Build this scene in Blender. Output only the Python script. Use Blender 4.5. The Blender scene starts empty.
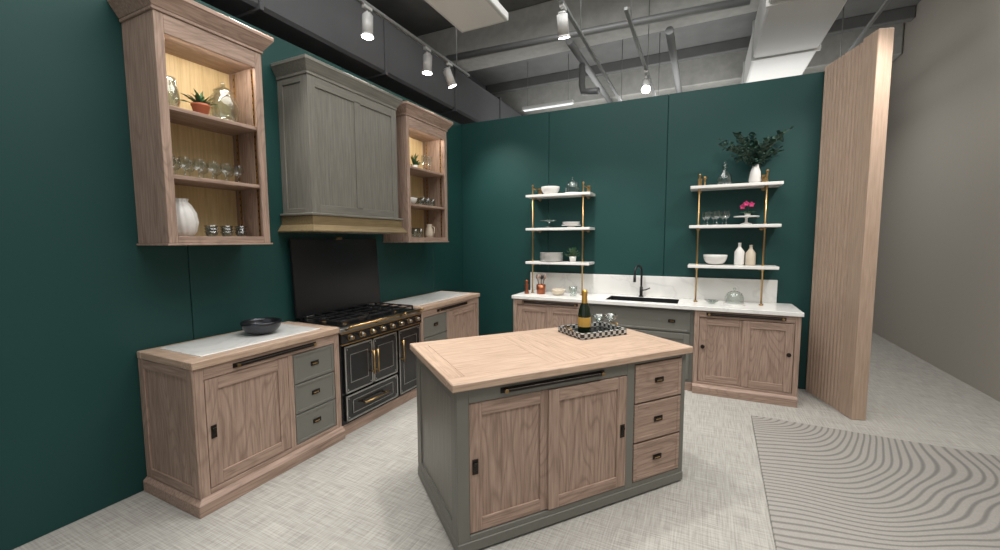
import bpy, bmesh, random
from math import *
from mathutils import Vector, Matrix
random.seed(7)
scn=bpy.context.scene
# ------------------------------------------------------------ materials
def srgb(r,g,b):
    f=lambda c:(c/255/12.92 if c/255<=.04045 else ((c/255+.055)/1.055)**2.4)
    return (f(r),f(g),f(b),1)
def newmat(n):
    m=bpy.data.materials.new(n);m.use_nodes=True
    nt=m.node_tree;b=nt.nodes['Principled BSDF'];return m,nt,b
def plain(n,col,rough=.5,metal=0,spec=.5,noise=.0,scale=20,bump=0):
    m,nt,b=newmat(n);b.inputs['Roughness'].default_value=rough;b.inputs['Metallic'].default_value=metal
    b.inputs['Specular IOR Level'].default_value=spec
    tc=nt.nodes.new('ShaderNodeTexCoord');no=nt.nodes.new('ShaderNodeTexNoise');no.inputs['Scale'].default_value=scale;no.inputs['Detail'].default_value=4
    nt.links.new(tc.outputs['Object'],no.inputs['Vector'])
    mx=nt.nodes.new('ShaderNodeMix');mx.data_type='RGBA'
    nt.links.new(no.outputs['Fac'],mx.inputs['Factor'])
    mx.inputs['A'].default_value=[c*(1-noise) for c in col[:3]]+[1];mx.inputs['B'].default_value=[min(1,c*(1+noise)) for c in col[:3]]+[1]
    nt.links.new(mx.outputs['Result'],b.inputs['Base Color'])
    if bump:
        bp=nt.nodes.new('ShaderNodeBump');bp.inputs['Strength'].default_value=bump;bp.inputs['Distance'].default_value=.005
        nt.links.new(no.outputs['Fac'],bp.inputs['Height']);nt.links.new(bp.outputs['Normal'],b.inputs['Normal'])
    return m
def wood(n,axis,light,dark,rough=.55,lines=.35,off=0):
    m,nt,b=newmat(n);N=nt.nodes.new;L=nt.links.new
    b.inputs['Roughness'].default_value=rough;b.inputs['Specular IOR Level'].default_value=.35
    tc=N('ShaderNodeTexCoord')
    def mp(al,ac):
        q=N('ShaderNodeMapping');s=[ac,ac,ac];s[axis]=al;q.inputs['Scale'].default_value=s;q.inputs['Location'].default_value=(off,off*.7,off*.3);L(tc.outputs['Object'],q.inputs['Vector']);return q
    a=mp(3.5,75);n1=N('ShaderNodeTexNoise');n1.inputs['Scale'].default_value=1;n1.inputs['Detail'].default_value=5;n1.inputs['Roughness'].default_value=.65;L(a.outputs[0],n1.inputs['Vector'])
    c=mp(.8,4.6);n2=N('ShaderNodeTexNoise');n2.inputs['Scale'].default_value=1;n2.inputs['Detail'].default_value=1.0;L(c.outputs[0],n2.inputs['Vector'])
    mu=N('ShaderNodeMath');mu.operation='MULTIPLY';mu.inputs[1].default_value=20;L(n2.outputs['Fac'],mu.inputs[0])
    pp=N('ShaderNodeMath');pp.operation='PINGPONG';pp.inputs[1].default_value=.5;L(mu.outputs[0],pp.inputs[0])
    r1=N('ShaderNodeMapRange');r1.inputs['From Min'].default_value=.22;r1.inputs['From Max'].default_value=.62;L(n1.outputs['Fac'],r1.inputs['Value'])
    r2=N('ShaderNodeMapRange');r2.inputs['From Min'].default_value=0;r2.inputs['From Max'].default_value=.22;r2.inputs['To Min'].default_value=1-lines;L(pp.outputs[0],r2.inputs['Value'])
    mm=N('ShaderNodeMath');mm.operation='MULTIPLY';L(r1.outputs[0],mm.inputs[0]);L(r2.outputs[0],mm.inputs[1])
    mx=N('ShaderNodeMix');mx.data_type='RGBA';mx.inputs['A'].default_value=dark;mx.inputs['B'].default_value=light;L(mm.outputs[0],mx.inputs['Factor'])
    L(mx.outputs['Result'],b.inputs['Base Color'])
    bp=N('ShaderNodeBump');bp.inputs['Strength'].default_value=.12;bp.inputs['Distance'].default_value=.002;L(n1.outputs['Fac'],bp.inputs['Height']);L(bp.outputs['Normal'],b.inputs['Normal'])
    return m
oakL=srgb(174,149,133);oakD=srgb(118,97,84)
WX=wood('oak_x',0,oakL,oakD);WY=wood('oak_y',1,oakL,oakD);WZ=wood('oak_z',2,oakL,oakD,lines=.4);WP=wood('oak_panel_z',2,oakL,oakD,lines=.5,off=3.3)
tL=srgb(196,170,149);tD=srgb(150,126,107)
TX=wood('oak_top_x',0,tL,tD,rough=.42,lines=.25);TY=wood('oak_top_y',1,tL,tD,rough=.42,lines=.25)
gL=srgb(126,123,115);gD=srgb(97,95,88)
GX=wood('greystain_x',0,gL,gD,rough=.36,lines=.1);GZ=wood('greystain_z',2,gL,gD,rough=.36,lines=.1);GY=wood('greystain_y',1,gL,gD,rough=.36,lines=.1)
OLIVE=plain('grey_paint',srgb(110,109,102),.45,noise=.04)
BRONZE=wood('bronze_stain',0,srgb(130,114,84),srgb(95,80,58),rough=.4,lines=.15)
GOLDBACK=wood('gold_back',2,srgb(212,188,142),srgb(186,158,112),rough=.45,lines=.1)
BLACK=plain('black_enamel',srgb(20,20,22),.25,noise=.05)
BLACKM=plain('black_matt',srgb(18,18,20),.5,noise=.05)
IRON=plain('dark_bronze_metal',srgb(48,42,38),.4,metal=.7,noise=.1)
BRASS=plain('brass',srgb(170,140,94),.3,metal=1,noise=.05)
STEEL=plain('steel',srgb(165,165,162),.3,metal=1,noise=.04)
WHITE=plain('white_ceramic',srgb(228,226,222),.25,noise=.01)
CREAM=plain('cream_ceramic',srgb(205,192,172),.5,noise=.05)
TERRA=plain('terracotta',srgb(176,104,76),.7,noise=.08)
COPPER=plain('copper',srgb(150,88,60),.35,metal=.8,noise=.1)
LEAF=plain('leaf',srgb(64,100,62),.5,noise=.35,scale=30)
EUC=plain('eucalyptus_leaf',srgb(56,86,74),.55,noise=.4,scale=30)
STEM=plain('stem',srgb(70,72,48),.7,noise=.2)
PINK=plain('orchid_petal',srgb(190,45,105),.5,noise=.1)
BOTTLE=plain('bottle_glass_dark',srgb(22,34,20),.08,noise=.1)
FOIL=plain('gold_foil',srgb(200,160,80),.35,metal=.8,noise=.1)
LABEL=plain('label_paper',srgb(190,150,70),.6,noise=.05)
PEWTER=plain('pewter',srgb(70,72,76),.25,metal=.8,noise=.1)
SINKM=plain('dark_sink',srgb(40,42,44),.35,metal=.3,noise=.1)
DUCT=plain('duct_white',srgb(196,196,193),.6,noise=.04,scale=3)
CONC=plain('concrete_beam',srgb(176,176,171),.9,noise=.25,scale=9,bump=.6)
CEIL=plain('ceiling_grey',srgb(112,113,112),.9,noise=.22,scale=4,bump=.4)
DGREY=plain('dark_grey_wall',srgb(84,85,87),.85,noise=.12,scale=3)
MGREY=plain('mid_grey_wall',srgb(112,112,110),.85,noise=.12,scale=3)
LIGHTW=plain('pale_wall',srgb(176,170,160),.8,noise=.03)
TRACK=plain('track_metal',srgb(130,132,132),.45,metal=.3,noise=.03)
HEAD=plain('spot_head',srgb(190,190,187),.4,metal=.1,noise=.02)
SLAT=wood('slat_wood',2,srgb(188,164,145),srgb(160,136,117),rough=.55,lines=.1)
def marble():
    m,nt,b=newmat('white_quartz');N=nt.nodes.new;L=nt.links.new
    b.inputs['Roughness'].default_value=.2
    tc=N('ShaderNodeTexCoord');n=N('ShaderNodeTexNoise');n.inputs['Scale'].default_value=2.2;n.inputs['Detail'].default_value=6;n.inputs['Distortion'].default_value=1.2
    L(tc.outputs['Object'],n.inputs['Vector'])
    r=N('ShaderNodeValToRGB');e=r.color_ramp.elements;e[0].position=.47;e[0].color=srgb(230,229,225);e[1].position=.53;e[1].color=srgb(230,229,225)
    x=e.new(.5);x.color=srgb(219,218,215);L(n.outputs['Fac'],r.inputs[0]);L(r.outputs[0],b.inputs['Base Color']);return m
MARB=marble()
def teal():
    m,nt,b=newmat('teal_paint');N=nt.nodes.new;L=nt.links.new
    b.inputs['Roughness'].default_value=.55;b.inputs['Specular IOR Level'].default_value=.3
    tc=N('ShaderNodeTexCoord');n=N('ShaderNodeTexNoise');n.inputs['Scale'].default_value=1.5;L(tc.outputs['Object'],n.inputs['Vector'])
    mx=N('ShaderNodeMix');mx.data_type='RGBA';mx.inputs['A'].default_value=srgb(23,61,58);mx.inputs['B'].default_value=srgb(27,68,65);L(n.outputs['Fac'],mx.inputs['Factor']);L(mx.outputs['Result'],b.inputs['Base Color']);return m
TEAL=teal()
def carpet():
    m,nt,b=newmat('woven_carpet');N=nt.nodes.new;L=nt.links.new
    b.inputs['Roughness'].default_value=.95;b.inputs['Specular IOR Level'].default_value=.1
    tc=N('ShaderNodeTexCoord');out=[]
    for s in ((5,120,1),(120,5,1)):
        q=N('ShaderNodeMapping');q.inputs['Scale'].default_value=s;L(tc.outputs['Object'],q.inputs['Vector'])
        n=N('ShaderNodeTexNoise');n.inputs['Scale'].default_value=1;n.inputs['Detail'].default_value=2;L(q.outputs[0],n.inputs['Vector']);out.append(n)
    a=N('ShaderNodeMath');a.operation='ADD';L(out[0].outputs['Fac'],a.inputs[0]);L(out[1].outputs['Fac'],a.inputs[1])
    r=N('ShaderNodeMapRange');r.inputs['From Min'].default_value=.75;r.inputs['From Max'].default_value=1.25;L(a.outputs[0],r.inputs['Value'])
    mx=N('ShaderNodeMix');mx.data_type='RGBA';mx.inputs['A'].default_value=srgb(182,179,172);mx.inputs['B'].default_value=srgb(150,147,141);L(r.outputs[0],mx.inputs['Factor']);L(mx.outputs['Result'],b.inputs['Base Color'])
    return m
CARPET=carpet()
def rugmat():
    m,nt,b=newmat('carved_rug');N=nt.nodes.new;L=nt.links.new
    b.inputs['Roughness'].default_value=1;b.inputs['Specular IOR Level'].default_value=.05
    tc=N('ShaderNodeTexCoord');w=N('ShaderNodeTexWave');w.wave_type='RINGS';w.rings_direction='Z';w.inputs['Scale'].default_value=6.5;w.inputs['Distortion'].default_value=22;w.inputs['Detail'].default_value=0;w.inputs['Detail Scale'].default_value=.22
    L(tc.outputs['Object'],w.inputs['Vector'])
    r=N('ShaderNodeValToRGB');e=r.color_ramp.elements;e[0].position=.02;e[0].color=srgb(134,131,126);e[1].position=.45;e[1].color=srgb(170,166,160)
    L(w.outputs['Fac'],r.inputs[0])
    n=N('ShaderNodeTexNoise');n.inputs['Scale'].default_value=120;L(tc.outputs['Object'],n.inputs['Vector'])
    mx=N('ShaderNodeMix');mx.data_type='RGBA';mx.blend_type='MULTIPLY';mx.inputs['Factor'].default_value=.3;L(r.outputs[0],mx.inputs['A']);L(n.outputs['Fac'],mx.inputs['B']);L(mx.outputs['Result'],b.inputs['Base Color'])
    bp=N('ShaderNodeBump');bp.inputs['Strength'].default_value=.6;bp.inputs['Distance'].default_value=.01;L(r.outputs[0],bp.inputs['Height']);L(bp.outputs['Normal'],b.inputs['Normal'])
    return m
RUG=rugmat()
def glass():
    m=bpy.data.materials.new('clear_glass');m.use_nodes=True;nt=m.node_tree;nt.nodes.clear();N=nt.nodes.new;L=nt.links.new
    o=N('ShaderNodeOutputMaterial');t=N('ShaderNodeBsdfTransparent');g=N('ShaderNodeBsdfGlossy');g.inputs['Roughness'].default_value=.05
    t.inputs['Color'].default_value=(.86,.9,.88,1)
    lw=N('ShaderNodeLayerWeight');lw.inputs['Blend'].default_value=.35
    mr=N('ShaderNodeMapRange');mr.inputs['To Min'].default_value=.06;mr.inputs['To Max'].default_value=.75;L(lw.outputs['Facing'],mr.inputs['Value'])
    mx=N('ShaderNodeMixShader');L(mr.outputs[0],mx.inputs[0]);L(t.outputs[0],mx.inputs[1]);L(g.outputs[0],mx.inputs[2]);L(mx.outputs[0],o.inputs[0]);return m
GLASS=glass()
def emis(n,col,s):
    m=bpy.data.materials.new(n);m.use_nodes=True;nt=m.node_tree;nt.nodes.clear();o=nt.nodes.new('ShaderNodeOutputMaterial');e=nt.nodes.new('ShaderNodeEmission');e.inputs[0].default_value=col;e.inputs[1].default_value=s;nt.links.new(e.outputs[0],o.inputs[0]);return m
LAMP=emis('lamp_face',(1,.96,.9,1),25)
TUBE=emis('fluorescent_tube',(.95,1,1,1),1.2)
# ------------------------------------------------------------ builder
class B:
    def __init__(s,name,loc=(0,0,0),rz=0):
        s.n=name;s.loc=loc;s.rz=rz;s.bm=bmesh.new();s.mats=[]
    def mi(s,m):
        if m not in s.mats:s.mats.append(m)
        return s.mats.index(m)
    def add(s,bm2,mat,smooth=False):
        i=s.mi(mat)
        for f in bm2.faces:f.material_index=i;f.smooth=smooth
        me=bpy.data.meshes.new('t');bm2.to_mesh(me);bm2.free();s.bm.from_mesh(me);bpy.data.meshes.remove(me)
    def box(s,x0,x1,y0,y1,z0,z1,mat,bev=.002):
        b=bmesh.new();bmesh.ops.create_cube(b,size=1)
        for v in b.verts:
            v.co=Vector(((x0+x1)/2+v.co.x*(x1-x0),(y0+y1)/2+v.co.y*(y1-y0),(z0+z1)/2+v.co.z*(z1-z0)))
        if bev:
            bev=min(bev,.3*min(abs(x1-x0),abs(y1-y0),abs(z1-z0)))
            bmesh.ops.bevel(b,geom=b.edges[:],offset=bev,segments=1,affect='EDGES',profile=.5)
        s.add(b,mat)
    def frus(s,a,za,c,zc,mat):
        b=bmesh.new();x0,x1,y0,y1=a;u0,u1,v0,v1=c
        lo=[b.verts.new(p) for p in ((x0,y0,za),(x1,y0,za),(x1,y1,za),(x0,y1,za))]
        hi=[b.verts.new(p) for p in ((u0,v0,zc),(u1,v0,zc),(u1,v1,zc),(u0,v1,zc))]
        b.faces.new(lo[::-1]);b.faces.new(hi)
        for i in range(4):
            j=(i+1)%4;b.faces.new((lo[i],lo[j],hi[j],hi[i]))
        s.add(b,mat)
    def cyl(s,p0,p1,r,mat,r2=None,seg=16,smooth=True):
        p0=Vector(p0);p1=Vector(p1);d=p1-p0
        b=bmesh.new();bmesh.ops.create_cone(b,cap_ends=True,segments=seg,radius1=r,radius2=r if r2 is None else r2,depth=d.length)
        M=Matrix.Translation((p0+p1)/2)@d.to_track_quat('Z','Y').to_matrix().to_4x4();bmesh.ops.transform(b,matrix=M,verts=b.verts)
        i=s.mi(mat)
        for f in b.faces:f.material_index=i;f.smooth=smooth and len(f.verts)==4
        me=bpy.data.meshes.new('t');b.to_mesh(me);b.free();s.bm.from_mesh(me);bpy.data.meshes.remove(me)
    def lathe(s,prof,c,mat,seg=28,fn=None):
        b=bmesh.new();rings=[]
        for r,z in prof:
            if r<1e-5: rings.append([b.verts.new((c[0],c[1],c[2]+z))])
            else:
                ring=[]
                for k in range(seg):
                    a=2*pi*k/seg;rr=r*(fn(a,z) if fn else 1);ring.append(b.verts.new((c[0]+rr*cos(a),c[1]+rr*sin(a),c[2]+z)))
                rings.append(ring)
        for A,C in zip(rings,rings[1:]):
            for k in range(seg):
                j=(k+1)%seg
                if len(A)==1 and len(C)==1: break
                if len(A)==1: b.faces.new((A[0],C[j],C[k]))
                elif len(C)==1: b.faces.new((A[k],A[j],C[0]))
                else: b.faces.new((A[k],A[j],C[j],C[k]))
        bmesh.ops.recalc_face_normals(b,faces=b.faces)
        s.add(b,mat,True)
    def tube(s,pts,r,mat,seg=10):
        pts=[Vector(p) for p in pts];b=bmesh.new();rings=[];pu=None
        for i,p in enumerate(pts):
            t=(pts[min(i+1,len(pts)-1)]-pts[max(i-1,0)]).normalized()
            u=t.orthogonal().normalized() if pu is None else (pu-t*pu.dot(t)).normalized()
            pu=u;w=t.cross(u)
            rings.append([b.verts.new(p+(u*cos(2*pi*k/seg)+w*sin(2*pi*k/seg))*r) for k in range(seg)])
        for A,C in zip(rings,rings[1:]):
            for k in range(seg):
                j=(k+1)%seg;b.faces.new((A[k],A[j],C[j],C[k]))
        b.faces.new(rings[0][::-1]);b.faces.new(rings[-1]);s.add(b,mat,True)
    def leaf(s,p,d,up,l,w,mat):
        p=Vector(p);d=Vector(d).normalized();sd=d.cross(Vector(up))
        if sd.length<1e-3: sd=Vector((1,0,0))
        sd.normalize();nn=sd.cross(d);b=bmesh.new()
        P=[p,p+d*l*.35+sd*w*.5,p+d*l*.75+sd*w*.38,p+d*l-nn*l*.12,p+d*l*.75-sd*w*.38,p+d*l*.35-sd*w*.5]
        mid=p+d*l*.5+nn*w*.15;vs=[b.verts.new(x) for x in P];m=b.verts.new(mid)
        for k in range(6): b.faces.new((vs[k],vs[(k+1)%6],m))
        s.add(b,mat,True)
    def poly(s,pts,z0,z1,mat,smooth=False):
        b=bmesh.new();lo=[b.verts.new((x,y,z0)) for x,y in pts];hi=[b.verts.new((x,y,z1)) for x,y in pts]
        b.faces.new(lo[::-1]);b.faces.new(hi)
        for i in range(len(pts)):
            j=(i+1)%len(pts);b.faces.new((lo[i],lo[j],hi[j],hi[i]))
        bmesh.ops.recalc_face_normals(b,faces=b.faces);s.add(b,mat,smooth)
    def done(s):
        me=bpy.data.meshes.new(s.n);s.bm.to_mesh(me);s.bm.free()
        for m in s.mats:me.materials.append(m)
        o=bpy.data.objects.new(s.n,me);bpy.context.collection.objects.link(o);o.location=s.loc;o.rotation_euler=(0,0,s.rz);return o
def door(b,x0,x1,z0,z1,yf,mv,mh,fr=.06,th=.02,rec=.009,pm=None):
    b.box(x0,x0+fr,yf,yf+th,z0,z1,mv);b.box(x1-fr,x1,yf,yf+th,z0,z1,mv)
    b.box(x0+fr,x1-fr,yf,yf+th,z0,z0+fr,mh);b.box(x0+fr,x1-fr,yf,yf+th,z1-fr,z1,mh)
    b.box(x0+fr-.002,x1-fr+.002,yf+rec,yf+th-.001,z0+fr-.002,z1-fr+.002,pm or (WP if mv is WZ else mv))
def sidepanel(b,xf,y0,y1,z0,z1,mv,mh,sg=-1,fr=.06,th=.018,rec=.009,pm=None):
    a,c=sorted((xf,xf+sg*th));pa,pc=sorted((xf,xf+sg*(th-rec)))
    b.box(a,c,y0,y0+fr,z0,z1,mv);b.box(a,c,y1-fr,y1,z0,z1,mv)
    b.box(a,c,y0+fr,y1-fr,z0,z0+fr,mh);b.box(a,c,y0+fr,y1-fr,z1-fr,z1,mh)
    b.box(pa,pc,y0+fr-.002,y1-fr+.002,z0+fr-.002,z1-fr+.002,pm or mv)
def pull(b,x,z,yf,w=.07,h=.032,vert=False):
    if vert:w,h=h,w
    b.box(x-w/2,x+w/2,yf-.005,yf,z-h/2,z+h/2,IRON,.001)
    b.box(x-w*.3,x+w*.3,yf-.007,yf-.004,z-h*.25,z+h*.25,BRASS if not vert else IRON,.001)
    b.box(x-w*.36,x+w*.36,yf-.014,yf-.005,z+h*.12,z+h*.3,IRON,.001)
def barpull(b,x0,x1,z,yf):
    b.box(x0,x1,yf-.004,yf,z-.015,z+.015,IRON,.001)
    b.box(x0+.01,x1-.01,yf-.025,yf-.018,z-.007,z+.008,IRON,.002)
    for x in (x0+.025,x1-.025): b.cyl((x,yf,z),(x,yf-.024,z),.008,IRON); b.cyl((x,yf-.024,z),(x,yf-.029,z),.011,BRASS)
# ------------------------------------------------------------ room
b=B('floor');b.box(-3,11,-9,9,-.1,0,CARPET,0);b.done()
b=B('wall_back')
xs=[-.14,1.34,2.80,4.26]
for x0,x1 in zip(xs,xs[1:]): b.box(x0+.002,x1-.002,0,.1,0,3.29,TEAL,.004)
b.box(-.13,4.25,.02,.09,0,3.285,TEAL,0);b.done()
b=B('wall_left')
ys=[-6.6,-5.14,-3.68,-2.22,-.76,-.003]
for y0,y1 in zip(ys,ys[1:]): b.box(-.1,0,y0+.002,y1-.002,0,3.29,TEAL,.004)
b.box(-.09,-.02,-6.59,-.01,0,3.285,TEAL,0);b.done()
b=B('wall_building_left');b.box(-1.3,-1.2,-9,9,0,5.0,DGREY,0);b.done()
b=B('wall_building_back');b.box(-1.2,11,6,6.1,0,5.0,MGREY,0);b.done()
b=B('wall_right');b.box(5.9,6.0,-9,6,0,5.0,LIGHTW,0);b.done()
b=B('ceiling')
b.box(-3,11,-9,9,5.0,5.1,CEIL,0)
for y in [-6,-4.7,-3.4,-2.1,-.8,1.8,3.1,4.4]: b.box(-1.19,5.89,y-.06,y+.06,4.82,5.0,CEIL,.01)
b.done()
b=B('ceiling_beam');b.box(-1.19,5.89,.55,1.0,4.45,5.0,CONC,.02);b.done()
b=B('ceiling_beam');b.box(-1.19,5.89,3.4,3.8,4.45,5.0,CONC,.02);b.done()
b=B('air_duct')
b.box(3.72,4.42,-3.2,5.9,3.95,4.43,DUCT,.02)
for y in (-1.6,-.2,1.2,2.6,4): b.box(3.70,4.44,y-.02,y+.02,3.93,4.44,DUCT,.005)
b.done()
b=B('air_duct');b.box(-1.15,-.35,-6,5.9,3.65,4.3,DGREY,.03)
for y in (-4.4,-2.8,-1.2,.4,2): b.box(-1.17,-.33,y-.02,y+.02,3.63,4.32,DGREY,.004)
b.done()
b=B('sprinkler_pipe');b.tube([(-.3,.1,4.3),(3.6,.35,4.3)],.045,TRACK);b.done()
b=B('conduit_pipe');b.cyl((1.45,.5,4.36),(1.45,5.8,4.36),.05,TRACK);b.tube([(1.45,1.2,4.3),(1.45,1.2,4.0),(1.5,1.1,3.85),(1.75,1.0,3.8)],.05,TRACK);b.done()
b=B('conduit_pipe');b.cyl((2.75,.45,4.2),(2.75,5.8,4.2),.05,TRACK);b.done()
b=B('ceiling_panel_light',(.92,-1.75,4.0),0)
b.box(-.3,.3,-.75,.75,0,.09,DUCT,.01);b.box(-.26,.26,-.71,.71,-.004,.001,WHITE,0)
for x in(-.25,.25):
    for y in(-.6,.6): b.cyl((x,y,.09),(x,y,.99),.006,TRACK,seg=6)
b.done()
b=B('fluorescent_batten',(.5,2.3,4.1));b.box(-.5,.5,-.05,.05,.0,.06,DUCT,.005);b.box(-.48,.48,-.03,.03,-.012,.0,TUBE,.002)
for q in(-.4,.4): b.cyl((q,0,.06),(q,0,.89),.005,TRACK,seg=6)
b.done()
# ------------------------------------------------------------ track lights
def trackhead(b,x,y,z,tgt):
    d=(Vector(tgt)-Vector((x,y,z))).normalized()
    b.box(x-.02,x+.02,y-.05,y+.05,z-.03,z,HEAD,.003)
    b.cyl((x,y,z-.03),(x,y,z-.12),.008,HEAD,seg=8)
    c=Vector((x,y,z-.17));b.cyl(c-d*.09,c+d*.08,.05,HEAD,seg=20);b.cyl(c+d*.08,c+d*.10,.05,HEAD,r2=.06,seg=20)
    b.cyl(c+d*.10,c+d*.104,.05,LAMP,seg=20);b.cyl(c-d*.11,c-d*.09,.035,HEAD,seg=16)
    return c+d*.12,d
def spot(p,d,power,size=80,blend=.9):
    l=bpy.data.lights.new('spot','SPOT');l.energy=power;l.spot_size=radians(size);l.spot_blend=blend;l.shadow_soft_size=.06;l.color=(1,.965,.92)
    o=bpy.data.objects.new('spot_lamp',l);bpy.context.collection.objects.link(o);o.location=p;o.rotation_euler=d.to_track_quat('-Z','Y').to_euler();return o
def track(axis,a,fixed,z,heads,power):
    b=B('track_light');P=[]
    b.box(fixed-.018,fixed+.018,a[0],a[1],z,z+.03,TRACK,.003)
    for t in (a[0]+.3,(a[0]+a[1])/2,a[1]-.3): b.cyl((fixed,t,z+.03),(fixed,t,4.999),.006,TRACK,seg=6)
    for t,tg in heads: P.append(trackhead(b,fixed,t,z,tg))
    b.done()
    for p,d in P: spot(p,d,power)
track('y',(-4.6,-.4),.36,3.76,[(-3.3,(.5,-3.6,.9)),(-2.25,(.4,-2.4,1.3)),(-1.32,(.3,-1.4,1.2)),(-.87,(.9,-.1,1.6))],110)
track('y',(-3.6,1.9),1.98,3.76,[(-2.6,(2.2,-2.9,.9)),(-1.45,(2.0,-.4,1.0))],125)
track('y',(-1.2,2.2),2.50,3.72,[(.35,(2.9,-2.2,.9))],110)
track('y',(-4.5,2.0),4.75,3.9,[(-1.4,(3.5,-.1,1.0)),(-2.8,(3,-2.8,.8))],125)
# ------------------------------------------------------------ base cabinets (left run)
def counter_inset(b,w,d,z0=.875,z1=.92,ov=.015,ovl=None):
    fr=.085;ol=ov if ovl is None else ovl
    b.box(-ol,w+ov,-ov,fr,z0,z1,TX,.004);b.box(-ol,w+ov,d-.05,d,z0,z1,TX,.004)
    b.box(-ol,fr,fr,d-.05,z0,z1,TY,.004);b.box(w-fr,w+ov,fr,d-.05,z0,z1,TY,.004)
    b.box(fr+.001,w-fr-.001,fr+.001,d-.051,z0,z1+.004,MARB,.003)
D=.6
b=B('base_cabinet',(D,-4.0,0),pi/2);w=1.06;d=D-.005;o=.035
b.box(.001,w-.001,.02,d,.08,.874,WZ,0)
b.box(-o,w,-o,d,0,.07,WX,.003);b.frus((-o,w,-o,d),.07,(-.004,w,-.004,d),.095,WX)
sidepanel(b,0,.0,d,.095,.875,WZ,WY,-1,th=.012)
b.box(0,.05,0,.021,.09,.875,WZ);b.box(w-.05,w,0,.021,.09,.875,WZ)
b.box(.05,w-.05,0,.021,.80,.875,WX);b.box(.05,w-.05,0,.021,.09,.125,WX)
door(b,.055,.60,.13,.795,.004,WZ,WX,fr=.075)
b.box(.60,.64,.0,.021,.125,.80,WZ)
for i in range(3):
    z0=.13+i*.224
    door(b,.645,1.005,z0,z0+.216,.002,OLIVE,OLIVE,fr=.022,rec=.004);pull(b,.825,z0+.115,.004)
pull(b,.09,.47,.004,vert=True,w=.08)
barpull(b,.22,.84,.838,0);counter_inset(b,w-.015,d);b.done()
b=B('base_cabinet',(D,-1.865,0),pi/2);w=1.25
b.box(.001,w-.001,.02,d,.08,.874,WZ,0);b.box(0,w,-.03,d,0,.07,WX,.003);b.frus((0,w,-.03,d),.07,(0,w,-.004,d),.095,WX)
b.box(0,.05,0,.021,.09,.875,WZ);b.box(w-.05,w,0,.021,.09,.875,WZ)
b.box(.05,w-.05,0,.021,.80,.875,WX);b.box(.05,w-.05,0,.021,.09,.125,WX)
for i in range(3):
    z0=.13+i*.224
    door(b,.055,.50,z0,z0+.216,.002,OLIVE,OLIVE,fr=.022,rec=.004);pull(b,.28,z0+.115,.004)
b.box(.50,.55,0,.021,.125,.80,WZ);door(b,.555,1.195,.13,.795,.004,WZ,WX,fr=.075)
barpull(b,.3,.95,.838,0);counter_inset(b,w,d,ovl=0);b.done()
# ------------------------------------------------------------ range
b=B('range_cooker',(D+.02,-2.937,0),pi/2);w=1.065;d=D+.01
b.box(.0,w,.02,d,0,.09,WX,.003)
b.box(.005,w-.005,.02,d,.09,.87,BLACK,.004)
b.box(.0,w,.0,d,.86,.905,STEEL,.006)
b.box(.06,w-.06,.05,d-.05,.905,.912,BLACK,.002)
b.box(.005,w-.005,-.005,.03,.775,.865,BLACK,.004)
for z in(.77,.862): b.box(.0,w,-.012,.005,z-.004,z+.005,BRASS,.001)
for i in range(8):
    x=.09+i*.127
    b.cyl((x,-.005,.82),(x,-.012,.82),.026,BRASS,seg=20);b.cyl((x,-.012,.82),(x,-.042,.82),.019,STEEL,r2=.016,seg=20);b.cyl((x,-.042,.82),(x,-.046,.82),.014,BRASS,seg=20)
b.cyl((.04,-.055,.915),(w-.04,-.055,.915),.009,BRASS)
for x in (.06,.40,.74,w-.06): b.cyl((x,-.055,.915),(x,0,.885),.007,BRASS);b.lathe([(0,-.016),(.012,-.011),(.016,0),(.012,.011),(0,.016)],(x,-.055,.915),BRASS,10)
def rdoor(x0,x1,z0,z1,fm):
    b.box(x0,x1,0,.022,z0,z1,BLACK,.003)
    t=.014
    b.box(x0,x1,-.006,.002,z0,z0+t,fm,.002);b.box(x0,x1,-.006,.002,z1-t,z1,fm,.002)
    b.box(x0,x0+t,-.006,.002,z0,z1,fm,.002);b.box(x1-t,x1,-.006,.002,z0,z1,fm,.002)
    for x in(x0+.028,x1-.028):
        for z in(z0+.028,z1-.028): b.cyl((x,.002,z),(x,-.006,z),.005,fm,seg=8)
rdoor(.03,.345,.355,.75,STEEL);rdoor(.355,.67,.355,.75,STEEL);rdoor(.03,.67,.12,.335,STEEL);rdoor(.70,1.03,.12,.75,STEEL)
b.box(.09,.285,-.004,.002,.44,.67,BLACKM,.001);b.box(.415,.61,-.004,.002,.44,.67,BLACKM,.001)
for x0,x1,z0,z1 in((.085,.29,.435,.675),(.41,.615,.435,.675),(.10,.60,.17,.285),(.76,.97,.2,.67)):
    t=.006
    for q in((x0,x1,z0,z0+t),(x0,x1,z1-t,z1),(x0,x0+t,z0,z1),(x1-t,x1,z0,z1)): b.box(q[0],q[1],-.006,.001,q[2],q[3],STEEL,.001)
for x in(.325,.375,.725):
    b.cyl((x,-.04,.45),(x,-.04,.66),.009,BRASS);
    for z in(.47,.64): b.cyl((x,0,z),(x,-.04,z),.007,BRASS)
b.cyl((.2,-.04,.23),(.5,-.04,.23),.008,BRASS)
for x in(.22,.48): b.cyl((x,0,.23),(x,-.04,.23),.007,BRASS)
for cx,cy,r in((.2,.18,.05),(.2,.42,.04),(.53,.3,.07),(.86,.18,.04),(.86,.42,.05)):
    b.cyl((cx,cy,.912),(cx,cy,.925),r,BRASS,seg=20);b.cyl((cx,cy,.925),(cx,cy,.935),r*.8,BLACKM,seg=20)
for gx in(.07,.385,.70):
    x1=gx+.295
    for x in(gx,x1,(gx+x1)/2): b.box(x-.006,x+.006,.06,.54,.94,.953,BLACKM,.002)
    for y in(.06,.18,.30,.42,.54): b.box(gx,x1,y-.006,y+.006,.94,.953,BLACKM,.002)
    for x in(gx,x1):
        for y in(.06,.54): b.box(x-.007,x+.007,y-.007,y+.007,.912,.945,BLACKM,.001)
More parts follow.
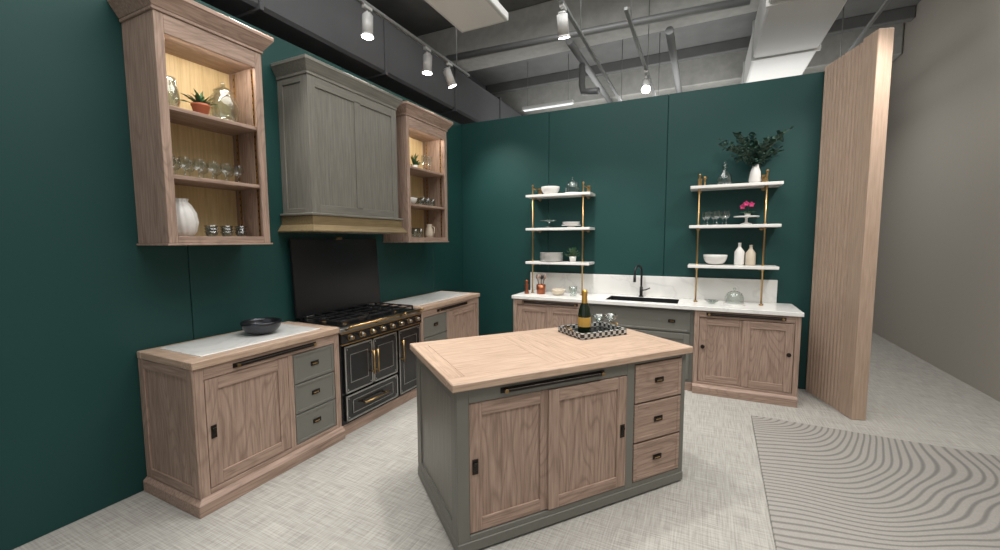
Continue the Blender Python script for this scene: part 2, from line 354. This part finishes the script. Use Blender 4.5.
bm=bmesh.new();bmesh.ops.create_cube(bm,size=1)
bmesh.ops.scale(bm,vec=(1.04,.022,.69),verts=bm.verts);bmesh.ops.bevel(bm,geom=bm.edges[:],offset=.006,segments=2,affect='EDGES')
bmesh.ops.transform(bm,matrix=Matrix.Translation((.53,.555,1.285))@Matrix.Rotation(radians(-3),4,'X'),verts=bm.verts);b.add(bm,BLACK)
for x in(.15,.91): b.box(x-.04,x+.04,.52,.56,.905,.95,STEEL,.003)
b.cyl((.53-.03,.55,1.635),(.53+.03,.55,1.635),.012,BRASS)
b.done()
# ------------------------------------------------------------ hood
HX=.36
b=B('range_hood',(HX,-2.94,0),pi/2);w=1.06;d=HX-.003
b.box(.018,w-.018,.018,d,1.84,2.94,GZ,0)
b.box(0,.075,0,.02,1.82,2.94,GZ);b.box(w-.075,w,0,.02,1.82,2.94,GZ);b.box(w/2-.035,w/2+.035,0,.02,1.9,2.86,GZ)
b.box(.075,w-.075,0,.02,2.85,2.94,GX);b.box(.075,w-.075,0,.02,1.82,1.91,GX)
b.box(.07,w-.07,.011,.019,1.9,2.86,GZ,0)
sidepanel(b,.018,.021,d,1.82,2.94,GZ,GY,-1,fr=.06);sidepanel(b,w-.018,.021,d,1.82,2.94,GZ,GY,1,fr=.06)
b.box(-.008,w+.008,-.008,d,2.93,2.955,GX,.003);b.frus((-.008,w+.008,-.008,d),2.955,(-.045,w+.045,-.045,d),3.02,GX);b.box(-.05,w+.05,-.05,d,3.02,3.05,GX,.004)
b.box(-.03,w+.03,-.035,d,1.82,1.84,GX,.004)
b.box(-.02,w+.02,-.025,d,1.72,1.82,BRONZE,.003);b.frus((-.055,w+.055,-.07,d),1.70,(-.022,w+.022,-.03,d),1.745,BRONZE);b.box(-.06,w+.06,-.075,d,1.685,1.70,BRONZE,.004)
b.box(.1,w-.1,.03,d-.05,1.68,1.686,STEEL,.001)
b.done()
# ------------------------------------------------------------ wall cabinets
def wallcab(y0,w,HX=.34):
    b=B('open_shelf_cabinet',(HX,y0,0),pi/2);d=HX-.003;z0,z1=1.60,2.93;t=.022
    b.box(0,t,.0,d,z0+.001,z1-.001,WZ);b.box(w-t,w,0,d,z0+.001,z1-.001,WZ)
    b.box(t,w-t,0,d-.001,z1-.09,z1-.002,WX);b.box(t,w-t,0,d-.001,z0+.002,z0+.035,WX)
    b.box(t,w-t,d-.012,d-.003,z0+.003,z1-.003,GOLDBACK,0)
    b.box(0,.05,-.018,-.0005,z0+.001,z1-.001,WZ);b.box(w-.05,w,-.018,-.0005,z0+.001,z1-.001,WZ);b.box(.05,w-.05,-.018,-.0005,z1-.11,z1-.001,WX);b.box(.05,w-.05,-.018,-.0005,z0+.001,z0+.045,WX)
    b.box(-.012,w+.012,-.03,d,z0-.012,z0,WX,.003)
    for z in(2.015,2.42): b.box(t,w-t,.004,d-.013,z-.024,z,WX,.002)
    for x in(t+.002,w-t-.002):
        for y in(.06,d-.07):
            b.box(x-.003,x+.003,y-.008,y+.008,z0+.04,z1-.1,BRASS,0)
            for k in range(24): b.box(x-.004,x+.004,y-.003,y+.003,z0+.08+k*.048,z0+.095+k*.048,IRON,0)
    b.box(-.01,w+.01,-.028,d,z1,z1+.02,WX,.003);b.frus((-.01,w+.01,-.03,d),z1+.02,(-.055,w+.055,-.075,d),z1+.09,WX);b.box(-.06,w+.06,-.08,d,z1+.09,z1+.12,WX,.004)
    b.done()
    l=bpy.data.lights.new('cabinet_fill','AREA');l.shape='RECTANGLE';l.size=.02;l.size_y=w-.12;l.energy=2.6;l.color=(1,.93,.83)  # added fill to brighten the shelves; the cabinet has no lamp strip
    o=bpy.data.objects.new('cabinet_fill_light',l);bpy.context.collection.objects.link(o);o.location=(HX-.02,y0+w/2,z1-.1);o.rotation_euler=(0,radians(25),0)
wallcab(-3.96,.645);wallcab(-1.72,.77)
# ------------------------------------------------------------ back run with sink
bx=1.09;bw=2.985;Db=.6
b=B('sink_cabinet_run',(bx,-Db,0),0);d=Db-.004
def unit(x0,x1,yo):
    b.box(x0+.001,x1-.001,yo+.02,d,.08,.878,WZ,0)
    b.box(x0,x1,yo-.025,d,0,.075,WX,.003);b.frus((x0,x1,yo-.025,d),.075,(x0,x1,yo-.003,d),.1,WX)
    b.box(x0,x0+.045,yo,yo+.021,.09,.88,WZ);b.box(x1-.045,x1,yo,yo+.021,.09,.88,WZ)
    b.box(x0+.045,x1-.045,yo,yo+.021,.81,.88,WX);b.box(x0+.045,x1-.045,yo,yo+.021,.09,.125,WX)
unit(0,.95,0);m=.475
door(b,.05,m+.02,.13,.80,.010,WZ,WX,fr=.07);door(b,m-.02,.90,.13,.80,.0,WZ,WX,fr=.07);barpull(b,.12,.83,.845,0)
unit(2.07,bw,0);m=(2.07+bw)/2
door(b,2.12,m+.02,.13,.80,.012,WZ,WX,fr=.07);door(b,m-.02,bw-.05,.13,.80,.0,WZ,WX,fr=.07);barpull(b,2.18,bw-.12,.845,0)
for x in(2.155,bw-.085): b.cyl((x,.006,.50),(x,-.006,.50),.02,IRON,seg=20)
b.box(.951,2.069,.06,d,.08,.66,OLIVE,0);b.box(.951,1.1,.06,d,.6,.878,OLIVE,0);b.box(2.0,2.069,.06,d,.6,.878,OLIVE,0)
b.box(.95,2.07,.04,.062,.09,.88,OLIVE,.002);b.box(.95,2.07,.03,.1,0,.09,WX,.003)
door(b,.99,2.03,.63,.85,.026,OLIVE,OLIVE,fr=.022,rec=.004);door(b,.99,1.505,.12,.61,.026,OLIVE,OLIVE,fr=.06);door(b,1.515,2.03,.12,.61,.026,OLIVE,OLIVE,fr=.06)
pull(b,1.85,.74,.026);pull(b,1.2,.74,.026)
hx0,hx1,hy0,hy1=1.12,1.90,.10,.48
b.box(-.015,hx0,-.02,d,.88,.92,MARB,.003);b.box(hx1,bw+.015,-.02,d,.88,.92,MARB,.003)
b.box(hx0,hx1,-.02,hy0,.88,.92,MARB,.003);b.box(hx0,hx1,hy1,d,.88,.92,MARB,.003)
b.box(hx0-.01,hx1+.01,hy0-.01,hy1+.01,.68,.70,SINKM,0)
for q in((hx0-.012,hx0,hy0-.01,hy1+.01),(hx1,hx1+.012,hy0-.01,hy1+.01),(hx0,hx1,hy0-.012,hy0),(hx0,hx1,hy1,hy1+.012)): b.box(*q,.69,.879,SINKM,0)
for q in((hx0,hx0+.004,hy0,hy1),(hx1-.004,hx1,hy0,hy1),(hx0,hx1,hy1-.004,hy1),(hx0,hx1,hy0,hy0+.004)): b.box(*q,.87,.916,SINKM,0)
b.box(-.0,2.86,d-.02,d,.92,1.17,MARB,.003)
b.done()
b=B('kitchen_faucet',(2.56,-.09,.9205),0)
b.cyl((0,0,0),(0,0,.012),.028,BLACKM);b.cyl((0,0,.012),(0,0,.12),.019,BLACKM)
pts=[(0,0,.12),(0,0,.26)]+[(-(.08-.08*cos(a))*.35,-.08+.08*cos(a),.30+.08*sin(a)) for a in [pi*k/10 for k in range(0,11)]]+[(-.056,-.16,.26)]
b.tube(pts,.012,BLACKM);b.cyl((-.056,-.16,.27),(-.056,-.16,.19),.016,BLACKM);b.tube([(.015,0,.08),(.05,0,.085),(.10,0,.11)],.007,BLACKM)
b.done()
# ------------------------------------------------------------ shelving units
SZ=(1.33,1.765,2.19)
def shelf(x0,x1,i0=.09,i1=.09):
    b=B('brass_shelving_unit');yb=-.012
    for z in SZ:
        b.box(x0,x1,-.30,yb,z-.032,z,WHITE,.004)
    for x in(x0+i0,x1-i1):
        b.cyl((x,-.27,.922),(x,-.27,2.30),.009,BRASS);b.cyl((x,-.27,.9205),(x,-.27,.935),.02,BRASS)
        b.lathe([(0,.02),(.012,.014),(.014,0),(.009,-.01)],(x,-.27,2.30),BRASS,12)
        for z in SZ:
            b.cyl((x,-.27,z-.04),(x,-.004,z-.04),.007,BRASS);b.cyl((x,-.006,z-.04),(x,-.001,z-.04),.02,BRASS)
            b.cyl((x,-.27,z-.05),(x,-.27,z+.012),.014,BRASS)
        b.cyl((x,-.27,2.27),(x,-.004,2.27),.008,BRASS);b.box(x-.022,x+.022,-.012,-.001,2.20,2.30,BRASS,.002)
    b.done()
shelf(1.13,1.97);shelf(3.07,3.92,.09,.14)
# ------------------------------------------------------------ island
TH=.893
b=B('kitchen_island',(2.150,-3.679,0),TH);W=1.64;Dp=.895;i=.03
x0,x1,y0,y1=i,W-i,i,Dp-.045
b.box(x0+.02,x1-.02,y0+.02,y1-.02,.06,.877,OLIVE,0)
b.box(x0-.004,x1+.004,y0-.004,y1+.004,.012,.07,OLIVE,.004);b.box(x0+.03,x1-.03,y0+.03,y1-.03,0,.02,BLACKM,0)
F=y0
def fb(a,c,z0,z1,yo=0,m=OLIVE,th=.022): b.box(a,c,F+yo,F+yo+th,z0,z1,m)
fb(x0,x0+.065,.07,.88);fb(x1-.035,x1,.07,.88);fb(1.115,1.175,.07,.88)
fb(x0+.065,1.115,.80,.88);fb(x0+.065,1.115,.07,.10);fb(1.175,x1-.035,.855,.88);fb(1.175,x1-.035,.07,.10)
door(b,x0+.068,.585,.105,.795,F+.008,WZ,WX,fr=.07,th=.014);door(b,.56,1.112,.105,.795,F-.006,WZ,WX,fr=.07)
pull(b,x0+.10,.46,F+.008,vert=True,w=.08);pull(b,1.08,.46,F-.006,vert=True,w=.08)
barpull(b,.27,.94,.84,F)
for k in range(3):
    z0=.105+k*.252
    door(b,1.18,x1-.04,z0,z0+.24,F-.004,WX,WX,fr=.028,rec=.003);pull(b,(1.18+x1-.04)/2,z0+.125,F-.003)
sidepanel(b,x0+.02,y0+.022,y1-.02,.07,.88,OLIVE,OLIVE,-1,fr=.07,th=.02,pm=GZ);sidepanel(b,x1-.02,y0+.022,y1-.02,.07,.88,OLIVE,OLIVE,1,fr=.07,th=.02)
b.box(x0,x1,y1-.02,y1,.07,.88,OLIVE,.002)
zt0,zt1=.878,.921;fr=.10
b.box(0,W,0,fr,zt0,zt1,TX,.005);b.box(0,W,Dp-fr,Dp,zt0,zt1,TX,.005);b.box(0,fr,fr,Dp-fr,zt0,zt1,TY,.003);b.box(W-fr,W,fr,Dp-fr,zt0,zt1,TY,.003)
n=6;hh=(Dp-2*fr)/n
for k in range(n):
    b.box(fr,.62,fr+k*hh,fr+(k+1)*hh,zt0,zt1,TX,.0015);b.box(.98,W-fr,fr+k*hh,fr+(k+1)*hh,zt0,zt1,TX,.0015)
for k in range(4): b.box(.62+k*.09,.62+(k+1)*.09,fr,Dp-fr,zt0,zt1,TY,.0015)
b.done()
E=Vector((cos(TH),sin(TH),0));Nn=Vector((-sin(TH),cos(TH),0));O=Vector((2.150,-3.679,0))
def isl(x,y,z=.9212): p=O+E*x+Nn*y;return (p.x,p.y,z)
# ------------------------------------------------------------ slatted panel
p0=Vector((4.268,-.01));p1=Vector((4.44,-.56));L=(p1-p0).length;ang=atan2(p1.y-p0.y,p1.x-p0.x)
b=B('slatted_wall_panel',(p0.x,p0.y,0),ang)
prof=[(0,.06),(0,0)];nr=11;pit=(L-.03)/nr
for k in range(nr):
    for j in range(7):
        a=pi*j/6;prof.append((k*pit+pit/2-cos(a)*pit*.44,-.028*sin(a)))
prof+= [(L,0),(L,.06)]
b.poly(prof,.0,3.32,SLAT);b.box(L-.01,L+.17,-.035,.08,0,3.34,SLAT,.004);b.box(0,L,.06,.075,0,3.32,SLAT,0)
b.done()
# ------------------------------------------------------------ rug
b=B('area_rug',(3.66,-1.03,0),-.03);b.box(0,2.1,-3.2,0,.0,.014,RUG,.004);b.done()
# ------------------------------------------------------------ tableware helpers
def bowl(n,p,r,h,mat,t=.006):
    b=B(n,p);pr=[(0,0),(r*.4,0),(r*.45,h*.06)]
    for k in range(1,9):
        a=k/8*pi/2;pr.append((r*.42+(r*.58)*sin(a),h*.06+h*.94*(1-cos(a))))
    inn=[(max(0,x-t),z+t*.4) for x,z in pr[::-1]][:-2]+[(0,t+h*.06)]
    b.lathe(pr+inn,(0,0,0),mat);return b.done()
def plates(n,p,r,k,mat):
    b=B(n,p)
    for q in range(k):
        z=q*.016;b.lathe([(0,0),(r*.6,0),(r*.65,.004),(r,.016),(r,.02),(r*.66,.009),(0,.008)],(0,0,z),mat)
    return b.done()
def stem_glass(b,x,y,h=.17,r=.032,mat=None):
    m=mat or GLASS
    b.lathe([(0,0),(r*.9,0),(r*.85,.004),(.005,.008),(.004,h*.42),(r*.6,h*.5),(r,h*.66),(r*.95,h*.85),(r*.85,h)],(x,y,0),m,16)
def tumbler(b,x,y,h=.1,r=.035): b.lathe([(0,.003),(r*.85,.003),(r,h),(r*.95,h),(r*.8,.012),(0,.012)],(x,y,0),GLASS,16)
b=B('glass_pitcher',(.20,-3.84,2.42));b.lathe([(0,.003),(.05,.003),(.065,.06),(.06,.13),(.045,.17),(.05,.2),(.046,.2),(.04,.17),(.055,.12),(.06,.06),(.045,.01),(0,.01)],(0,0,0),GLASS)
b.tube([(.05,0,.17),(.1,0,.16),(.105,0,.1),(.06,0,.06)],.006,GLASS);b.done()
b=B('potted_succulent',(.22,-3.66,2.42));b.lathe([(0,0),(.035,0),(.05,.07),(.054,.072),(.054,.085),(.045,.085),(.04,.06),(0,.06)],(0,0,0),TERRA)
for k in range(40):
    a=random.random()*6.28;e=.25+random.random()*1.2;b.leaf((0,0,.07),(cos(a)*cos(e),sin(a)*cos(e),sin(e)),(0,0,1),.05+.08*random.random(),.02,LEAF)
b.done()
b=B('glass_jar',(.17,-3.48,2.42));b.lathe([(0,.003),(.06,.003),(.085,.05),(.095,.12),(.075,.19),(.055,.215),(.06,.23),(.055,.23),(.05,.215),(.085,.12),(.055,.01),(0,.01)],(0,0,0),GLASS);b.lathe([(.06,.23),(.03,.255),(0,.26)],(0,0,0),GLASS);b.lathe([(0,.26),(.015,.27),(.012,.29),(0,.295)],(0,0,0),GLASS);b.done()
b=B('glass_goblets',(0,0,2.015))
for x in(.12,.23):
    for k in range(6): stem_glass(b,x,-3.87+k*.085,.13,.036)
b.done()
b=B('ribbed_white_vase',(.19,-3.80,1.635));b.lathe([(0,0),(.045,0),(.075,.04),(.088,.10),(.08,.16),(.055,.21),(.035,.235),(.042,.25),(.036,.25),(.03,.235),(0,.2)],(0,0,0),WHITE,84,lambda a,z:1+.035*sin(14*a+z*20));b.done()
b=B('glass_bowls',(0,0,1.635))
for k,y in enumerate((-3.63,-3.53,-3.43)):
    for z in(0,.02,.04): b.lathe([(0,.003),(.025,.003),(.042,.045),(.038,.045),(.022,.01),(0,.01)],(.2,y,z),GLASS,18)
b.done()
b=B('small_potted_plant',(.20,-1.38,2.42));b.lathe([(0,0),(.028,0),(.036,.055),(.03,.055),(.026,.045),(0,.045)],(0,0,0),WHITE)
for k in range(34):
    a=random.random()*6.28;e=.4+random.random()*1.1;b.leaf((0,0,.04),(cos(a)*cos(e),sin(a)*cos(e),sin(e)),(0,0,1),.06+.10*random.random(),.025,LEAF)
b.done()
b=B('wine_glasses',(0,0,2.42));[stem_glass(b,.2,y,.2,.036) for y in(-1.58,-1.20,-1.1)];b.done()
bowl('white_bowl',(.2,-1.50,2.015),.09,.075,WHITE);b=B('glass_tumblers',(0,0,2.015));[tumbler(b,x,y) for x in(.15,.24) for y in(-1.30,-1.20,-1.10)];b.done()
b=B('ceramic_jug',(.2,-1.12,1.635));b.lathe([(0,0),(.04,0),(.055,.05),(.04,.12),(.03,.15),(.038,.17),(.03,.17),(0,.13)],(0,0,0),CREAM);b.tube([(.035,0,.15),(.075,0,.13),(.07,0,.07),(.05,0,.05)],.006,CREAM);b.done()
b=B('glass_tumblers',(0,0,1.635));[tumbler(b,.2,y,.12) for y in(-1.5,-1.4,-1.3)];b.done()
bowl('pewter_bowl',(.27,-3.36,.9245),.135,.095,PEWTER)
T=lambda k:SZ[k]
bowl('white_bowl',(1.42,-.16,T(2)),.12,.10,WHITE)
b=B('glass_cake_dome',(1.71,-.16,T(2)));b.lathe([(0,0),(.1,0),(.1,.012),(0,.014)],(0,0,0),WHITE);b.lathe([(.09,.014),(.09,.09),(.07,.14),(.03,.165),(0,.17)],(0,0,0),GLASS);b.lathe([(0,.17),(.014,.18),(.016,.2),(0,.215)],(0,0,0),GLASS);b.done()
def cakestand(n,p,r,h,top=WHITE):
    b=B(n,p);b.lathe([(0,0),(r*.5,0),(r*.45,.01),(.014,.025),(.012,h-.02),(.03,h-.012),(r,h-.01),(r,h),(0,h)],(0,0,0),top);return b.done()
cakestand('cake_stand',(1.40,-.16,T(1)),.12,.10,GLASS);cakestand('cake_stand',(1.70,-.16,T(1)),.12,.035)
plates('dinner_plates',(1.70,-.16,T(1)+.0352),.11,2,WHITE)
plates('dinner_plates',(1.44,-.16,T(0)),.15,7,WHITE)
def bushy(n,p,potr,poth,cnt,size,potm=WHITE,lm=LEAF):
    b=B(n,p);b.lathe([(0,0),(potr*.8,0),(potr,poth),(potr*.88,poth),(potr*.75,poth*.8),(0,poth*.8)],(0,0,0),potm)
    for k in range(cnt):
        a=random.random()*6.28;e=.2+random.random()*1.3;dd=Vector((cos(a)*cos(e),sin(a)*cos(e),sin(e)));s=Vector((0,0,poth*.8));q=s+dd*size*(.3+.7*random.random())
        b.tube([s,q],.0012,STEM,4);b.leaf(q,dd+Vector((random.uniform(-.5,.5),random.uniform(-.5,.5),0)),(0,0,1),.035,.025,lm)
    return b.done()
bushy('small_potted_plant',(1.73,-.17,T(0)),.045,.07,80,.11)
b=B('utensil_crock',(1.36,-.33,.9205));b.lathe([(0,0),(.055,0),(.06,.12),(.055,.12),(.05,.01),(0,.01)],(0,0,0),COPPER)
for k in range(6):
    a=k*1.05;b.tube([(.01*cos(a),.01*sin(a),.02),(.05*cos(a),.05*sin(a),.2)],.005,BLACKM if k%2 else WX,6);b.lathe([(0,-.03),(.016,-.015),(.018,.005),(.01,.03),(0,.035)],(.053*cos(a),.053*sin(a),.215),BLACKM if k%2 else WX,10)
b.done()
b=B('pepper_mill',(1.19,-.40,.9205));b.lathe([(0,0),(.028,0),(.03,.02),(.018,.06),(.022,.1),(.026,.12),(.012,.135),(.022,.155),(.018,.175),(0,.185)],(0,0,0),COPPER);b.done()
bowl('cream_bowl',(1.60,-.36,.9205),.085,.07,CREAM);
b=B('glass_canister',(1.80,-.38,.9205));tumbler(b,0,0,.12,.05);b.done()
b=B('brass_candle_holder',(3.21,-.15,T(2)));b.lathe([(0,0),(.035,0),(.03,.01),(.008,.02),(.01,.08),(.022,.09),(.022,.11),(0,.11)],(0,0,0),BRASS);b.done()
b=B('glass_decanter',(3.40,-.15,T(2)));b.lathe([(0,.002),(.06,.002),(.075,.04),(.068,.1),(.026,.15),(.022,.2),(.032,.215),(.028,.215),(.018,.2),(0,.19)],(0,0,0),GLASS);b.lathe([(0,.21),(.018,.225),(.02,.245),(0,.26)],(0,0,0),GLASS);b.done()
b=B('eucalyptus_vase',(3.68,-.19,T(2)));b.lathe([(0,0),(.045,0),(.058,.03),(.048,.12),(.028,.18),(.032,.2),(.026,.2),(.022,.18),(0,.15)],(0,0,0),WHITE)
for k in range(36):
    a=random.uniform(0,6.28);sp=random.uniform(.08,.34);hh=random.uniform(.16,.44);pts=[]
    for j in range(7):
        t=j/6;pts.append(Vector((cos(a)*sp*t**1.4*1.15-.06*t,max(-.25,min(.14,sin(a)*sp*t**1.4)),.16+hh*t-.12*sp*t*t*2)))
    b.tube(pts,.002,STEM,5)
    for j in range(2,7):
        for h2 in range(5):
            q=pts[j].lerp(pts[j-1],random.random());dr=Vector((random.uniform(-1,1),random.uniform(-1,.6),random.uniform(-.4,1)));b.leaf(q,dr,(random.random()-.5,.3,1),.05,.034,EUC)
b.done()
b=B('wine_glasses',(0,0,T(1)))
for x in(3.22,3.31,3.40): stem_glass(b,x,-.13,.15,.036);stem_glass(b,x+.03,-.23,.15,.036)
b.done()
cakestand('cake_stand',(3.62,-.17,T(1)),.12,.09,WHITE)
b=B('pink_orchid',(3.63,-.16,T(1)+.0902));b.lathe([(0,0),(.025,0),(.03,.03),(.025,.03),(0,.025)],(0,0,0),WHITE);b.tube([(0,0,.02),(.01,0,.08),(-.01,-.01,.13),(-.04,-.02,.14)],.002,STEM,5)
for c in((-.05,-.02,.10),(-.02,-.04,.13),(.03,-.03,.12)):
    for k in range(5):
        a=k*1.257+.3;b.leaf(c,(cos(a),-.3,sin(a)),(0,-1,0),.030,.024,PINK)
for k in range(9): a=k*.7;b.leaf((0,0,.02),(cos(a),sin(a),.4),(0,0,1),.09,.03,LEAF)
b.done()
bowl('white_bowl',(3.34,-.16,T(0)),.12,.11,WHITE)
for x,m,h in((3.57,WHITE,1.05),(3.675,CREAM,.95)):
    b=B('ceramic_bottle',(x,-.17,T(0)));b.lathe([(r,z*h) for r,z in((0,0),(.045,0),(.048,.02),(.048,.14),(.028,.17),(.015,.19),(.015,.22),(.019,.23),(0,.232))],(0,0,0),m);b.done()
b=B('glass_cake_dome',(3.53,-.34,.9205));b.lathe([(0,0),(.1,0),(.1,.012),(0,.014)],(0,0,0),WHITE);b.lathe([(.09,.014),(.09,.08),(.07,.125),(.03,.145),(0,.15)],(0,0,0),GLASS);b.lathe([(0,.15),(.014,.16),(.016,.175),(0,.19)],(0,0,0),GLASS);b.done()
b=B('glass_bowl',(3.32,-.36,.9205));b.lathe([(0,.003),(.03,.003),(.07,.04),(.066,.04),(.028,.01),(0,.01)],(0,0,0),GLASS);b.done()
# ------------------------------------------------------------ island items
m,nt,bb=newmat('checker_tray');ck=nt.nodes.new('ShaderNodeTexChecker');ck.inputs['Scale'].default_value=40;ck.inputs['Color1'].default_value=srgb(28,30,32);ck.inputs['Color2'].default_value=srgb(175,175,170)
mp_=nt.nodes.new('ShaderNodeMapping');mp_.inputs['Location'].default_value=(.003,.003,.011);tc=nt.nodes.new('ShaderNodeTexCoord');nt.links.new(tc.outputs['Object'],mp_.inputs[0]);nt.links.new(mp_.outputs[0],ck.inputs['Vector']);nt.links.new(ck.outputs['Color'],bb.inputs['Base Color']);bb.inputs['Roughness'].default_value=.3;CHK=m
TP=isl(1.29,.60)
b=B('checkered_tray',TP,TH)
a_,c_=.20,.15
b.box(-a_,a_,-c_,c_,.0,.01,BLACK,.003)
for q in((-a_,a_,-c_,-c_+.014),(-a_,a_,c_-.014,c_),(-a_,-a_+.014,-c_+.014,c_-.014),(a_-.014,a_,-c_+.014,c_-.014)): b.box(*q,.0,.045,CHK,.002)
for sx in(-1,1): b.tube([(sx*a_,-.04,.04),(sx*(a_+.012),-.035,.06),(sx*(a_+.012),.035,.06),(sx*a_,.04,.04)],.005,BRASS,8)
b.done()
def tp(x,y,z=.9315): p=Vector(TP)+E*x+Nn*y;return (p.x,p.y,z)
b=B('champagne_bottle',tp(-.07,.0));b.lathe([(0,0),(.044,0),(.046,.01),(.046,.14),(.04,.18),(.021,.225),(.017,.26),(.017,.295),(0,.295)],(0,0,0),BOTTLE)
b.lathe([(.0225,.222),(.0185,.26),(.02,.285),(.02,.305),(.012,.318),(0,.32)],(0,0,0),FOIL);b.lathe([(.0467,.05),(.0467,.12)],(0,0,0),LABEL);b.done()
for x,y in((.03,-.04),(.12,-.06)):
    b=B('champagne_coupe',tp(x,y));b.lathe([(0,0),(.032,0),(.03,.003),(.004,.008),(.004,.075),(.02,.085),(.045,.105),(.05,.13),(.047,.13),(.042,.106),(0,.088)],(0,0,0),GLASS,24);b.done()
# ------------------------------------------------------------ lights
def area(n,loc,sx,sy,e,col=(1,.985,.965),rot=(0,0,0)):
    l=bpy.data.lights.new(n,'AREA');l.shape='RECTANGLE';l.size=sx;l.size_y=sy;l.energy=e;l.color=col;o=bpy.data.objects.new(n,l);bpy.context.collection.objects.link(o);o.location=loc;o.rotation_euler=rot;return o
area('ambient_fill',(2.6,-4.2,4.75),4,3,160);area('ambient_fill',(2.4,-1.6,4.75),3,2,75);area('ambient_fill',(5.3,-2,4.7),1,5,75);area('ambient_fill',(3,2.2,3.9),4,1,50)  # soft overhead fill added for ambient level, not modelled fixtures
area('upward_fill',(2.4,2.4,3.4),5,2,65,rot=(pi,0,0));area('upward_fill',(2.6,-5.2,3.6),4,2,60,rot=(pi,0,0))  # unseen upward fill added to brighten the ceiling
w_=bpy.data.worlds.new('World');scn.world=w_;w_.use_nodes=True;w_.node_tree.nodes['Background'].inputs[0].default_value=(.97,.98,1,1);w_.node_tree.nodes['Background'].inputs[1].default_value=.62
scn.view_settings.view_transform='Standard'
# ------------------------------------------------------------ camera
f=413.5;pitch=.085;roll=-.004;yaw=.454
up=Vector((0,0,1));fw=Vector((-sin(yaw),cos(yaw),0));rt=Vector((cos(yaw),sin(yaw),0))
Fv=fw*cos(pitch)-up*sin(pitch);Uv=up*cos(pitch)+fw*sin(pitch)
R2=rt*cos(roll)+Uv*sin(roll);U2=Uv*cos(roll)-rt*sin(roll)
M=Matrix((R2,U2,-Fv)).transposed().to_4x4();M.translation=Vector((3.206,-5.314,1.615))
cd=bpy.data.cameras.new('camera');cd.sensor_width=36;cd.sensor_fit='HORIZONTAL';cd.lens=f/1000*36;cd.clip_start=.05
co=bpy.data.objects.new('camera',cd);bpy.context.collection.objects.link(co);co.matrix_world=M;scn.camera=co
